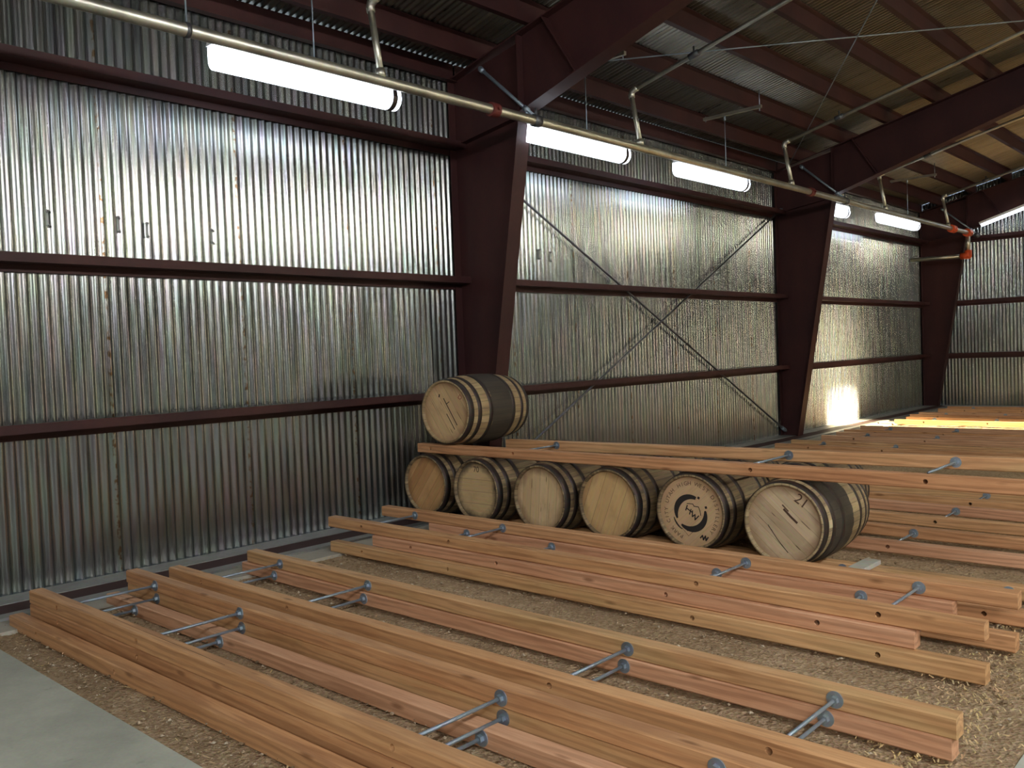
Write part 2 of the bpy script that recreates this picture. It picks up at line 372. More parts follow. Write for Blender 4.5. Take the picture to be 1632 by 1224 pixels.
# ------------------------------------------------------------------ steel frame
FR_Y = [('first', 7.02), ('second', 15.04), ('third', 22.85)]
def xin(z): return .33+.175*z
def low(x): return 4.22+.307*(x-1.10) if x <= 6 else 4.22+.307*4.9+SL*(x-6)
def column(y, label, fy=.10, zt=4.80):
    t = empty('steel_column', (0, y, 0), 0, label, 'column', 'tapered steel columns along the wall')
    x0 = .02
    bm = nb(); prism(bm, [(x0+.012, -.006, 0), (xin(0), -.006, 0), (xin(4.2), -.006, 4.2), (xin(4.2), -.006, zt+.16), (x0+.012, -.006, zt-.04)], (0, .012, 0)); obj('web', bm, M_steel, t)
    bm = nb(); box(bm, x0, x0+.012, -fy, fy, 0, zt-.04); obj('outer_flange', bm, M_steel, t)
    bm = nb(); prism(bm, [(xin(0), -fy, 0), (xin(0)+.014, -fy, 0), (xin(4.2)+.014, -fy, 4.2), (xin(4.2), -fy, 4.2)], (0, 2*fy, 0)); obj('inner_flange', bm, M_steel, t)
    bm = nb(); box(bm, xin(4.2), xin(4.2)+.012, -.10, -.006, 4.2, roof_z(xin(4.2))-.02); box(bm, xin(4.2), xin(4.2)+.012, .006, .10, 4.2, roof_z(xin(4.2))-.02); obj('stiffener', bm, M_steel, t)
    bm = nb(); prism(bm, [(.034, -.095, 4.02), (xin(4.1), -.095, 4.16), (xin(4.1), -.095, 4.172), (.034, -.095, 4.032)], (0, .089, 0)); obj('stiffener', bm, M_steel, t)
    bm = nb(); box(bm, x0, xin(0)+.06, -.13, .13, 0, .02); obj('base_plate', bm, M_steel, t)
    return t
def rafter(y, label, fy=.10):
    t = empty('roof_rafter', (0, y, 0), 0, label, 'rafter', 'roof rafters')
    xs = [xin(4.2)+.014, 6, 9, 12, 17]
    lo = [(x, low(x) if x <= 9 else low(18-x)) for x in xs]; hi = [(x, roof_z(x)-.012) for x in xs]
    bm = nb(); prism(bm, [(x, -.006, z) for x, z in lo]+[(x, -.006, z) for x, z in hi[::-1]], (0, .012, 0)); obj('web', bm, M_steel, t)
    def fl(pts, name):
        bm = nb(); prism(bm, [(x, -fy, z) for x, z in pts]+[(x, -fy, z-.014) for x, z in pts[::-1]], (0, 2*fy, 0)); obj(name, bm, M_steel, t)
    fl(lo, 'bottom_flange'); fl([(.04, roof_z(.04)-.002)]+[(x, z+.010) for x, z in hi], 'top_flange')
    bm = nb(); prism(bm, [(1.82, -.10, low(1.82)), (1.835, -.10, low(1.835)), (1.435, -.10, roof_z(1.435)-.02), (1.42, -.10, roof_z(1.42)-.02)], (0, .094, 0)); obj('splice_plate', bm, M_steel, t)
    return t
column(FR_Y[0][1], 'broad dark red steel column nearest the camera, behind the topmost barrel')
column(FR_Y[1][1], 'dark red tapered steel column in the middle, at the foot of the cross bracing rod')
column(FR_Y[2][1], 'farthest dark red steel column, in the room corner', fy=.09)
rafter(FR_Y[0][1], 'deep red steel rafter at top centre rising from the nearest column')
rafter(FR_Y[1][1], 'long red steel rafter at right rising from the middle column')
rafter(FR_Y[2][1], 'farthest red rafter along the end wall at the right edge', fy=.09)

def zsec(x_in, z, dx=.2, f=.065, t=.006):
    """girt section in xz: web horizontal at z, inner flange up, outer flange down"""
    return [(.014, z), (.014, z-f), (.020, z-f), (.020, z-t), (x_in, z-t), (x_in, z+f), (x_in-t, z+f), (x_in-t, z)]
BAY = [('left bay in front of the nearest column', YB, 7.0), ('middle bay with the cross bracing', 7.03, 15.02), ('far bay with the sun glare', 15.05, 22.83)]
for zi, (z, zn) in enumerate(((1.235, 'lowest'), (2.50, 'middle'), (4.00, 'top'))):
    for bn, y0, y1 in BAY:
        bm = nb(); prism(bm, [(x, y0, zz) for x, zz in zsec(.2, z)], (0, y1-y0, 0))
        tag(obj('wall_girt', bm, M_steel), '%s red steel girt on the corrugated wall, %s' % (zn, bn), 'girt', 'girts on the long wall')
    bm = nb(); prism(bm, [(.46 if zi < 2 else 1.0, YF-x-.0, zz) for x, zz in zsec(.15, z)], (10, 0, 0))
    tag(obj('wall_girt', bm, M_steel), '%s red girt on the far end wall right of the corner column' % zn, 'girt', 'girts on the end wall')
for bn, y0, y1 in BAY:
    bm = nb(); prism(bm, [(.03, y0, EAVE+.19), (.03, y0, EAVE-.02), (.11, y0, EAVE-.02), (.11, y0, EAVE-.012), (.038, y0, EAVE-.012), (.038, y0, EAVE+.19)], (0, y1-y0, 0))
    tag(obj('eave_strut', bm, M_steel), 'dark steel eave strut where wall meets roof, %s' % bn, 'strut', 'eave struts')
ordn = ['first', 'second', 'third', 'fourth', 'fifth', 'sixth', 'seventh', 'eighth', 'ninth', 'tenth', 'eleventh']
pb = [('bay over the camera side', YB, 7.0), ('bay between the two big rafters', 7.0, 15.02), ('far bay beyond the second rafter', 15.02, 22.9)]
for k in range(11):
    x = .505+.755*k; z = roof_z(x)
    for bn, y0, y1 in pb:
        bm = nb(); t = .005; sec = [(x-.07, z), (x-.07, z+t), (x-t, z+t), (x-t, z+.195), (x-t+.06, z+.195+.014), (x-t+.06, z+.2+.014), (x-.0-t-.001, z+.2)]
        sec = [(x-.07, z), (x, z), (x, z+.19), (x+.055, z+.19+.012), (x+.055, z+.197+.012), (x-t, z+.197), (x-t, z+t), (x-.07, z+t)]
        prism(bm, [(a, y0, c) for a, c in sec], (0, y1-y0, 0))
        tag(obj('roof_purlin', bm, M_steel), '%s red roof purlin up from the eave, in the %s' % (ordn[k], bn), 'purlin', 'roof purlins')
# purlins of the far slope (behind the ridge)
for k in range(11):
    x = XR-.505-.755*k; z = roof_z(x)
    if k > 10: continue
    bm = nb(); box(bm, x-.004, x+.004, YB, 22.9, z, z+.19); box(bm, x-.07, x+.004, YB, 22.9, z, z+.005)
    tag(obj('roof_purlin', bm, M_steel), 'red purlin on the other roof slope beyond the ridge, %s from the far eave' % ordn[k], 'purlin', 'purlins of the far slope')

# rods bracing the wall and the roof
def bar(name, p, q, r, mt, label, cat, group=None, ends=True, rend=None):
    p, q = Vector(p), Vector(q); t = empty(name, p, 0, label, cat, group)
    bm = nb(); tube(bm, (0, 0, 0), q-p, r, 8); obj('rod', bm, mt, t, True)
    if ends:
        d = (q-p).normalized(); Ln = (q-p).length
        for s in (.12, Ln-.12):
            bm = nb(); tube(bm, d*(s-.07), d*(s+.07), r*2.1, 8); obj('turnbuckle', bm, rend or mt, t, True)
    return t
bar('brace_rod', (.10, 7.12, 4.0), (.10, 15.0, .10), .015, M_ring, 'dark wall bracing rod falling from upper left to lower right', 'brace rod', 'crossed bracing rods on the wall', rend=M_zinc)
bar('brace_rod', (.13, 7.12, .15), (.13, 15.0, 4.1), .015, M_ring, 'dark wall bracing rod rising from lower left to upper right', 'brace rod', 'crossed bracing rods on the wall', rend=M_zinc)
def rz_(x): return roof_z(x)-.02
bar('brace_rod', (.30, 7.1, rz_(.3)), (4.9, 13.9, rz_(4.9)), .008, M_zinc, 'thin roof bracing rod running nearly level across the purlins', 'brace rod', 'thin rods under the roof', ends=False)
bar('brace_rod', (5.0, 8.3, rz_(5.0)), (.25, 15.0, rz_(.25)), .008, M_zinc, 'thin roof bracing rod slanting steeply down to the middle column', 'brace rod', 'thin rods under the roof', ends=False)

# ------------------------------------------------------------------ sprinkler piping
PX, PZ = 1.30, 4.06
t = empty('sprinkler_main', (PX, 0, PZ), 0, 'long galvanised sprinkler main running beside the lamps to the far corner', 'pipe')
bm = nb(); tube(bm, (0, YB+.05, 0), (0, 22.0, 0), .047, 20); obj('pipe', bm, M_pipe, t, True)
def coupling(y, mt, name='coupling', r=.068, h=.05):
    bm = nb(); tube(bm, (0, y-h, 0), (0, y+h, 0), r, 20); tube(bm, (-.09, y, 0), (.09, y, 0), .016, 8); obj(name, bm, mt, t, False)
coupling(6.30, M_clamp); coupling(13.55, M_clamp); coupling(20.85, M_orange, r=.085, h=.11); coupling(22.0, M_orange, 'tee', .09, .10)
bm = nb(); tube(bm, (0, 22.0, -.06), (0, 22.0, -.40), .047, 16); obj('drop', bm, M_pipe, t, True)
bm = nb(); tube(bm, (0, 22.0, -.40), (0, 22.0, -.56), .078, 16); tube(bm, (.05, 22.0, -.52), (-.16, 22.0, -.52), .075, 16); obj('elbow', bm, M_orange, t, True)
bm = nb(); tube(bm, (-.1, 22.0, -.52), (-1.26, 22.0, -.50), .047, 16); obj('outlet', bm, M_pipe, t, True)
bls = ['lowest left riser and branch crossing above the long lamp', 'riser and branch left of the hanging strut, in front of the middle bay', 'riser and long branch just before the middle column', 'short riser and branch just beyond the middle column', 'riser and branch nearest the far corner']
for i, Y in enumerate((4.91, 8.82, 12.88, 16.83, 20.59)):
    t2 = empty('sprinkler_branch', (PX, Y, PZ), 0, 'galvanised sprinkler '+bls[i], 'pipe', 'sprinkler branch lines')
    bm = nb(); tube(bm, (0, 0, .04), (-.11, 0, .66), .029, 14); obj('riser', bm, M_pipe, t2, True)
    bm = nb(); tube(bm, (0, 0, .03), (-.012, 0, .10), .042, 14); obj('boss', bm, M_pipe, t2, True)
    bm = nb(); path(bm, [(-.10, 0, .61), (-.108, 0, .65), (-.095, 0, .685), (-.06, 0, .70), (-.02, 0, .712)], .038, 14); obj('elbow', bm, M_pipe, t2, True)
    bm = nb(); tube(bm, (-.06, 0, .70), (6.5, 0, .70+6.56*.248 if False else .70+6.56*.245), .026, 14); obj('branch', bm, M_pipe, t2, True)
    for s in (.75, 3.35):
        bm = nb(); tube(bm, (s-.06, 0, .715+s*.245-.015), (s+.06, 0, .715+s*.245+.015), .038, 12); tube(bm, (s, 0, .70+s*.245), (s, 0, .70+s*.245+.11), .012, 8); obj('sprinkler_head', bm, M_ring, t2, True)
sb = [('on the nearest column', 6.93), ('on the middle column', 14.93), ('on the corner column', 22.73)]
for nme, y in sb:
    t2 = empty('sway_brace', (PX, y, PZ), 0, 'silver slanting pipe brace from the main up to the rafter, '+nme, 'brace', 'pipe sway braces')
    bm = nb(); tube(bm, (-.03, 0, .06), (-.78, 0, .73), .019, 12); obj('strut', bm, M_zinc, t2, True)
    for s in (.10, .92):
        bm = nb(); p = Vector((-.03, 0, .06)).lerp(Vector((-.78, 0, .73)), s); q = Vector((-.03, 0, .06)).lerp(Vector((-.78, 0, .73)), s+.06); tube(bm, p, q, .032, 10); obj('clamp', bm, M_zinc, t2, True)
    bm = nb(); tube(bm, (0, -.045, 0), (0, .045, 0), .062, 18); tube(bm, (0, 0, .05), (0, 0, .13), .014, 8); obj('pipe_ring', bm, M_ring, t2, True)
for y, nme in ((3.15, 'beside the left end of the nearest lamp'),):
    t2 = empty('pipe_hanger', (PX, y, PZ), 0, 'rod hanger holding the sprinkler main '+nme, 'hanger')
    bm = nb(); tube(bm, (0, -.015, 0), (0, .015, 0), .056, 18); obj('ring', bm, M_ring, t2, True)
    bm = nb(); tube(bm, (0, 0, .05), (0, 0, .98), .007, 8); obj('rod', bm, M_zinc, t2, True)

# ------------------------------------------------------------------ lamps
def lamp(y0, y1, label, x=1.08, z=4.01):
    Ln = y1-y0; t = empty('fluorescent_lamp', (x, y0, z), 0, label, 'lamp', 'fluorescent lamps along the wall')
    bm = nb(); prism(bm, [(-.085, 0, .085), (-.055, 0, .135), (.055, 0, .135), (.085, 0, .085)], (0, Ln, 0)); obj('housing', bm, M_white, t)
    pts = [(.098*math.sin(a), 0, -.008-.098*math.cos(a)) for a in [(-PI/2+PI*i/12) for i in range(13)]]
    bm = nb(); prism(bm, [(-.098, .02, .084)]+[(p[0], .02, p[2]) for p in pts]+[(.098, .02, .084)], (0, Ln-.13, 0)); obj('lens', bm, M_lens, t)
    bm = nb(); prism(bm, [(-.086, Ln-.11, .084)]+[(p[0]*1.05, Ln-.11, p[2]*1.05) for p in pts]+[(.086, Ln-.11, .084)], (0, .05, 0)); obj('end_band', bm, M_hoop, t)
    bm = nb(); prism(bm, [(-.08, Ln-.058, .084)]+[(p[0]*.98, Ln-.058, p[2]*.98) for p in pts]+[(.08, Ln-.058, .084)], (0, .045, 0)); obj('end_lens', bm, M_lens, t)
    return t
lamp(3.46, 5.25, 'longest looking fluorescent lamp, nearest the camera at upper left')
lamp(7.05, 8.81, 'glowing fluorescent lamp just right of the nearest column')
lamp(10.0, 11.80, 'glowing fluorescent lamp hung from the strut in the middle bay')
lamp(15.16, 15.93, 'lamp mostly hidden by the middle column, only its end glowing', x=.90, z=4.01)
lamp(17.15, 19.15, 'farthest glowing fluorescent lamp on the long wall')
def hanger(y, label, xr=1.06):
    t = empty('lamp_hanger', (xr, y, 4.15), 0, label, 'hanger', 'strut hangers of the lamps')
    bm = nb(); tube(bm, (0, 0, 0), (0, 0, .76), .006, 8); obj('rod', bm, M_zinc, t, True)
    bm = nb(); tube(bm, (0, 0, 0), (0, 0, .05), .016, 8); tube(bm, (0, 0, .70), (0, 0, .77), .016, 8); obj('coupler', bm, M_zinc, t, True)
    bm = nb(); box(bm, -.33, .56, -.021, .021, .76, .80); obj('strut', bm, M_pipe, t)
    bm = nb(); tube(bm, (.53, 0, .72), (.53, 0, roof_z(xr+.53)-4.15+.02), .007, 8); tube(bm, (-.30, 0, .74), (-.30, 0, roof_z(xr-.30)-4.15+.02), .007, 8); obj('rod', bm, M_zinc, t, True)
hanger(11.3, 'thin hanger rod and short strut bar above the third lamp')
hanger(18.75, 'thin hanger rod and short strut bar above the farthest lamp')
hanger(4.4, 'thin hanger rod and strut bar above the nearest lamp'); hanger(8.1, 'thin hanger rod and strut bar above the second lamp')
# added glowing strip standing for the bright rafter edge and lit ribs of the end wall
t = empty('fluorescent_lamp', (1.45, 22.45, 4.24), 0, 'slanted glowing strip under the far rafter at the right edge, added to brighten the end wall', 'lamp')
t.rotation_euler = (0, -math.atan(.307), 0)
bm = nb(); box(bm, 0, 2.6, -.05, .05, .03, .08); obj('housing', bm, M_white, t)
bm = nb(); tube(bm, (.02, 0, 0), (2.58, 0, 0), .035, 12); obj('lens', bm, M_lens, t, True)

# ------------------------------------------------------------------ timber rack frames
TH, TW = .090, .090
def timber_mesh(Ln, holes=(), th=TH, tw=TW, c=.007, hr=.0155):
    """prism along X from 0; y from 0 (near face) to tw; z 0..th; round holes in the near face"""
    bm = nb()
    prof = [(c, 0), (0, c), (0, th-c), (c, th), (tw-c, th), (tw, th-c), (tw, c), (tw-c, 0)]     # (y,z)
    A = [bm.verts.new((0, y, z)) for y, z in prof]; B = [bm.verts.new((Ln, y, z)) for y, z in prof]
    n = len(prof); bm.faces.new(A); bm.faces.new(B[::-1])
    for i in range(n):
        if i == 1 and holes: continue
        bm.faces.new((A[i], A[(i+1) % n], B[(i+1) % n], B[i]))
    if holes:
        zb, zt = c, th-c; zc = th*.53; xs = sorted(holes); left = (A[1], A[2]); NN = 20; wv = .03
        for hx in xs:
            b0, t0 = bm.verts.new((hx-wv, 0, zb)), bm.verts.new((hx-wv, 0, zt)); b1, t1 = bm.verts.new((hx+wv, 0, zb)), bm.verts.new((hx+wv, 0, zt))
            bm.faces.new((left[0], left[1], t0, b0)); left = (b1, t1)
            ring = [bm.verts.new((hx+hr*math.cos(2*PI*k/NN), 0, zc+hr*math.sin(2*PI*k/NN))) for k in range(NN)]
            ring2 = [bm.verts.new((v.co.x, .075, v.co.z)) for v in ring]
            for k in range(NN): bm.faces.new((ring[k], ring2[k], ring2[(k+1) % NN], ring[(k+1) % NN]))
            bm.faces.new(ring2)
            cn = {0: t1, 1: t0, 2: b0, 3: b1}; q = NN//4
            # corners at 45,135,225,315 deg; fan triangles to the nearest corner
            def corner(k):
                a = (k+.5)*360/NN; return cn[int(a//90) % 4]
            for k in range(NN): bm.faces.new((ring[k], ring[(k+1) % NN], corner(k)))
            bm.faces.new((ring[0], t1, b1)); bm.faces.new((ring[q], t0, t1)); bm.faces.new((ring[2*q], b0, t0)); bm.faces.new((ring[3*q], b1, b0))
        bm.faces.new((left[0], left[1], B[2], B[1]))
    return bm
def rodset(t, x, y0, y1, z, sx=0, ang=0):
    """threaded rod from inside the near timber to washer and nut on the far timber's face"""
    bm = nb(); tube(bm, (x, y0+.055, z), (x+sx, y1+.005, z), .0085, 10); ro = obj('threaded_rod', bm, M_zinc, t, True)
    bm = nb(); tube(bm, (x+sx, y1-.006, z), (x+sx, y1-.0005, z), .037, 24); obj('washer', bm, M_zinc, ro)
    bm = nb(); tube(bm, (x+sx, y1-.026, z), (x+sx, y1-.006, z), .019, 6); obj('nut', bm, M_zinc, ro)
LO = (.46, 1.57, 3.74, 4.80); SH = (.49, 1.45, 2.91, 3.88)
def frame(label, x0, x1, yf, yr, z0, mf=M_fir, mr=None, holes=LO, slopes=(0, 0), zf=0, rx=None, group='timber rack frames', rz0=None, rod0=0, cat='timber frame'):
    """yf=(y at left, y at right) near-edge of the front timber, yr the same for the rear"""
    mr = mr or mf; Ln = x1-x0
    t = empty('rack_frame', (x0, yf[0], z0), 0, label, cat, group)
    af = math.atan2(yf[1]-yf[0], Ln); ar = math.atan2(yr[1]-yr[0], Ln)
    f = obj('timber', timber_mesh(Ln, holes), mf, t); f.rotation_euler = (0, -math.atan2(slopes[0], Ln), af)
    rx0, rx1 = rx or (x0, x1)
    rz0 = z0 if rz0 is None else rz0
    r = obj('timber', timber_mesh(rx1-rx0), mr, t); r.location = (rx0-x0, yr[0]-yf[0], rz0-z0); r.rotation_euler = (0, -math.atan2(slopes[1], rx1-rx0), ar)
    for h in holes:
        yy = (yr[0]-yf[0])+(yr[1]-yr[0])*h/Ln; zr = rz0-z0+slopes[1]*h/Ln+TH*.53; zf_ = slopes[0]*h/Ln+TH*.53
        rodset(t, h, (yf[1]-yf[0])*h/Ln+rod0, yy, (zr+zf_)/2 if abs(zr-zf_) < .004 else zr)
    return t
Z0, Z1, Z2 = .012, .1035, .195
frame('nearest rack frame, its front timber lowest and first beside the concrete slab', .80, 6.20, (1.953, 2.016), (2.587, 2.63), -.012, M_fir, M_firp, rod0=.12)
frame('lower rack frame of the nearest stack, under the frame with the split top', .81, 6.26, (2.080, 2.135), (2.740, 2.747), .036, M_fir, M_firy)
split = frame('upper rack frame of the nearest stack, orange with a long crack on top', .81, 6.26, (2.080, 2.135), (2.732, 2.737), .1275, M_fir, M_fir)
bm = nb(); pts = [(1.15, .058), (1.4, .050), (1.75, .044), (2.1, .040), (2.45, .034)]
for (a, b) in zip(pts, pts[1:]): prism(bm, [(a[0], a[1]-.0012, TH-.002), (b[0], b[1]-.0012, TH-.002), (b[0], b[1]+.0012, TH-.002), (a[0], a[1]+.0012, TH-.002)], (0, 0, .0024))
obj('crack', bm, M_brown, next(o for o in split.children if o.name.startswith('timber')))
frame('lower rack frame of the second stack, its rear timber low on the gravel', .845, 6.13, (3.017, 3.03), (3.640, 3.632), Z0, M_fir, M_firp, holes=(.47, 1.57, 3.72, 4.78))
frame('upper rack frame of the second stack, rear timber yellow with greenish stain', .888, 6.15, (3.015, 3.015), (3.664, 3.629), Z1, M_fir, M_firy, holes=(.48, 1.557, 3.70, 4.78))
frame('bottom rack frame of the tall third stack, yellowish with a scratched right end', .806, 6.02, (4.523, 4.536), (5.115, 5.10), Z0, M_firy, M_fir, holes=(.44, 1.49, 3.62, 4.71))
frame('short pinkish rack frame in the middle of the third stack', 1.293, 5.681, (4.605, 4.590), (5.247, 5.222), Z1, M_firp, M_firp, holes=SH)
frame('top rack frame of the third stack, directly in front of the barrel row', .642, 5.996, (4.627, 4.625), (5.239, 5.272), Z2, M_fir, M_fir, holes=(.475, 1.567, 3.761, 4.848))
frame('rack frame on the gravel under the barrel row, dark front timber', .95, 6.32, (5.575, 5.575), (6.14, 6.14), Z0, M_fir, M_firy)
frame('upper rail frame lying on top of the barrels', .55, 6.02, (5.80, 5.80), (6.42, 6.44), .735, M_fir, M_firy, slopes=(-.004, .052), rx=(1.18, 6.20), holes=(.19, 1.29, 3.62, 4.82))
far = [((6.99, 7.0), (7.62, 7.60), .85, 'first frame beyond the barrels', M_firp, M_fir), ((8.185, 8.15), (8.79, 8.76), .85, 'second frame beyond the barrels', M_firy, M_firp),
       ((9.20, 9.23), (9.80, 9.80), .85, 'third frame beyond the barrels', M_fir, M_firy), ((13.07, 13.07), (13.66, 13.66), .81, 'frame at the foot of the middle column', M_fir, M_firy),
       ((14.52, 14.54), (15.15, 15.17), .95, 'frame just beyond the middle column', M_firp, M_firp), ((15.62, 15.64), (16.38, 16.40), .9, 'frame just before the sunlit strip of floor', M_fir, M_firp),
       ((17.88, 17.88), (18.55, 18.57), 1.0, 'frame beside the sun patch, its front timber glowing yellow', M_firy, M_fir), ((19.24, 19.27), (19.80, 19.82), .85, 'last but one frame before the end wall', M_fir, M_firp),
       ((20.92, 20.9), (21.6, 21.58), .9, 'last frame nearest the end wall', M_fir, M_fir)]
for yf, yr, x0, lb, a, b_ in far:
    frame('timber rack '+lb, x0, x0+5.35, yf, yr, Z0, a, b_, holes=(.55, 1.67, 3.85, 4.92))
# grey board laid as a chock beside the last barrel
bm = nb(); box(bm, -.055, .055, 0, .60, 0, .032)
bmesh.ops.bevel(bm, geom=bm.edges[:], offset=.004, segments=1, affect='EDGES')
o = tag(obj('board', bm, M_dunnage), 'short weathered grey board lying beside the rightmost barrel', 'board'); o.location = (4.86, 5.64, Z1+.001); o.rotation_euler = (0, 0, R(-1))

# ------------------------------------------------------------------ barrels (axis = local Y, front head at y=0)
RC, RB, BL = .288, .327, .90
def rad(s): return RC+(RB-RC)*(1-(2*s-1)**2)
def lathe(prof, n=96):
    bm = nb(); rings = [[bm.verts.new((r*math.cos(2*PI*k/n), y, r*math.sin(2*PI*k/n))) for k in range(n)] for y, r in prof]
    for a, b in zip(rings, rings[1:]):
        for k in range(n): bm.faces.new((a[k], a[(k+1) % n], b[(k+1) % n], b[k]))
    return bm
REC = .028
stv = [(REC+.004, RC-.024), (.003, RC-.018), (0, RC-.014), (.002, RC-.002)]+[(BL*s, rad(s)) for s in [i/24 for i in range(1, 24)]]+[(BL-.002, RC-.002), (BL, RC-.014), (BL-.003, RC-.018), (BL-REC-.004, RC-.024)]
me_cache = {}
def bmesh_mesh(key, bm, mt, smooth=True):
    bmesh.ops.recalc_face_normals(bm, faces=bm.faces); me = bpy.data.meshes.new(key); bm.to_mesh(me); bm.free(); me.materials.append(mt)
    if smooth:
        for p in me.polygons: p.use_smooth = True
    return me
def hoop_mesh(y0, y1):
    s0, s1 = y0/BL, y1/BL; e = .0025
    return lathe([(y0, rad(s0)-.004), (y0, rad(s0)+e), (y1, rad(s1)+e), (y1, rad(s1)-.004)])
HOOPS = [(.004, .064), (.112, .158), (.256, .302), (.598, .644), (.742, .788), (.848, .896)]
HOOP_ME = [bmesh_mesh('hoop', hoop_mesh(*h), M_hoop, False) for h in HOOPS]
for me in HOOP_ME:
    for p in me.polygons: p.use_smooth = True
def disc():
    bm = nb(); n = 64; r = RC-.022
    vs = [bm.verts.new((r*math.cos(2*PI*k/n), 0, r*math.sin(2*PI*k/n))) for k in range(n)]; bm.faces.new(vs)
    vs2 = [bm.verts.new((v.co.x, .02, v.co.z)) for v in vs]; bm.faces.new(vs2[::-1])
    for k in range(n): bm.faces.new((vs[k], vs2[k], vs2[(k+1) % n], vs[(k+1) % n]))
    return bm
STV_ME = {k: bmesh_mesh('staves', lathe(stv), mt) for k, mt in (('oak', M_oak), ('belt', M_oakb), ('front', M_oak6))}
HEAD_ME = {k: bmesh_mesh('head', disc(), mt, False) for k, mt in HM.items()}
def barrel(label, loc, yw, rollb, staves, head, scale=1, group='barrels in the front row', cat='barrel'):
    t = empty('oak_barrel', loc, 0, label, cat, group); t.rotation_euler = (0, 0, -yw); t.scale = (scale,)*3
    s = obj('staves', STV_ME[staves], None, t); s.rotation_euler = (0, rollb, 0)
    for me in HOOP_ME: obj('hoop', me, None, t)
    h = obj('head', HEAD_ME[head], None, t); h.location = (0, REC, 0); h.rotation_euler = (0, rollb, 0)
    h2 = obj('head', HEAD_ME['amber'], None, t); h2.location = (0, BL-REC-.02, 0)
    return t, h
# in the head's own frame x runs right, z up when seen from the camera side; roll turns the boards
ZB = .43
BR = [('leftmost barrel in the row, with a plain orange head', .706, 5.733, -.043, R(-52), 'oak', 'orange'),
      ('second barrel from the left in the row, head dark around the rim and marked 70', 1.466, 5.674, .005, R(0), 'oak', 'pale'),
      ('third barrel in the row, pale head with upright dark cracks', 2.250, 5.663, -.013, R(-84), 'oak', 'cracked'),
      ('fourth barrel in the row, amber head with a light diagonal board', 2.930, 5.730, -.041, R(-68), 'oak', 'amber'),
      ('barrel branded with a black ring emblem on its head', 3.672, 5.775, -.053, R(-42), 'oak', 'plain'),
      ('rightmost barrel in the row, greyish head and a wide black stained belt', 4.455, 5.703, -.035, R(42), 'front', 'grey')]
bars = []
for lb, x, y, yw, rl, st, hd in BR: bars.append(barrel(lb, (x, y, ZB), yw, rl, st, hd))
top, toph = barrel('barrel lying alone on top of the upper rail, head split by a dark crack', (1.03, 5.74, 1.152), -.09, R(56), 'belt', 'split', 1.055, group='barrel on the upper rail')
for i, (x, y) in enumerate(((1.08, 6.66), (1.86, 6.64), (2.60, 6.66), (3.30, 6.68), (4.06, 6.69))):
    barrel('half hidden barrel in the second row behind, %s' % ['behind the first gap from the left', 'behind the second gap from the left', 'behind the third gap from the left', 'behind the gap left of the emblem barrel', 'behind the gap right of the emblem barrel'][i], (x, y, .412), .0, R(37*i), 'oak', 'amber', group='barrels in the second row')

# marks on the heads (sit 1 mm proud of the wood); drawn in a plane with u right, v up
def mark_obj(name, bm, mt, head, ang):
    """bm in (u,0,v); head child; undo the head's roll then turn by ang"""
    o = obj(name, bm, mt, head); o.location = (0, -.0008, 0); o.rotation_euler = (0, -head.rotation_euler[1]+ang, 0); return o
def quad_strip(bm, inner, outer):
    for i in range(len(inner)-1):
        bm.faces.new([bm.verts.new((p[0], 0, p[1])) for p in (inner[i], inner[i+1], outer[i+1], outer[i])])
def line2(bm, pts, wd):
    for (a, b) in zip(pts, pts[1:]):
        d = Vector((b[0]-a[0], b[1]-a[1])); n = Vector((-d.y, d.x)).normalized()*wd/2; e = d.normalized()*wd*.3
        bm.faces.new([bm.verts.new((p[0], 0, p[1])) for p in ((a[0]-e.x+n.x, a[1]-e.y+n.y), (b[0]+e.x+n.x, b[1]+e.y+n.y), (b[0]+e.x-n.x, b[1]+e.y-n.y), (a[0]-e.x-n.x, a[1]-e.y-n.y))])
def arc(bm, cx, cy, r, a0, a1, w0, w1, wm, n=40):
    I, O = [], []
    for i in range(n+1):
        s = i/n; a = R(a0+(a1-a0)*s); w_ = w0*(1-s)+w1*s; w_ = w_+(wm-w_)*math.sin(PI*s)**.8
        I.append((cx+(r-w_/2)*math.cos(a), cy+(r-w_/2)*math.sin(a))); O.append((cx+(r+w_/2)*math.cos(a), cy+(r+w_/2)*math.sin(a)))
    quad_strip(bm, I, O)
def text_to_bm(bm, txt, size, M):
    cu = bpy.data.curves.new('t', 'FONT'); cu.body = txt; cu.size = size; cu.align_x = 'CENTER'; cu.align_y = 'CENTER'
    o = bpy.data.objects.new('t', cu); C.objects.link(o); bpy.context.view_layer.update()
    me = bpy.data.meshes.new_from_object(o.evaluated_get(bpy.context.evaluated_depsgraph_get()))
    n0 = len(bm.verts); bm.from_mesh(me); bm.verts.ensure_lookup_table()
    for v in bm.verts[n0:]: p = M @ Vector((v.co.x, v.co.y)).to_3d(); v.co = (p.x, 0, p.y)
    bpy.data.objects.remove(o); bpy.data.curves.remove(cu); bpy.data.meshes.remove(me)
def T2(x, y, a): return Matrix.Translation((x, y, 0)) @ Matrix.Rotation(a, 4, 'Z')
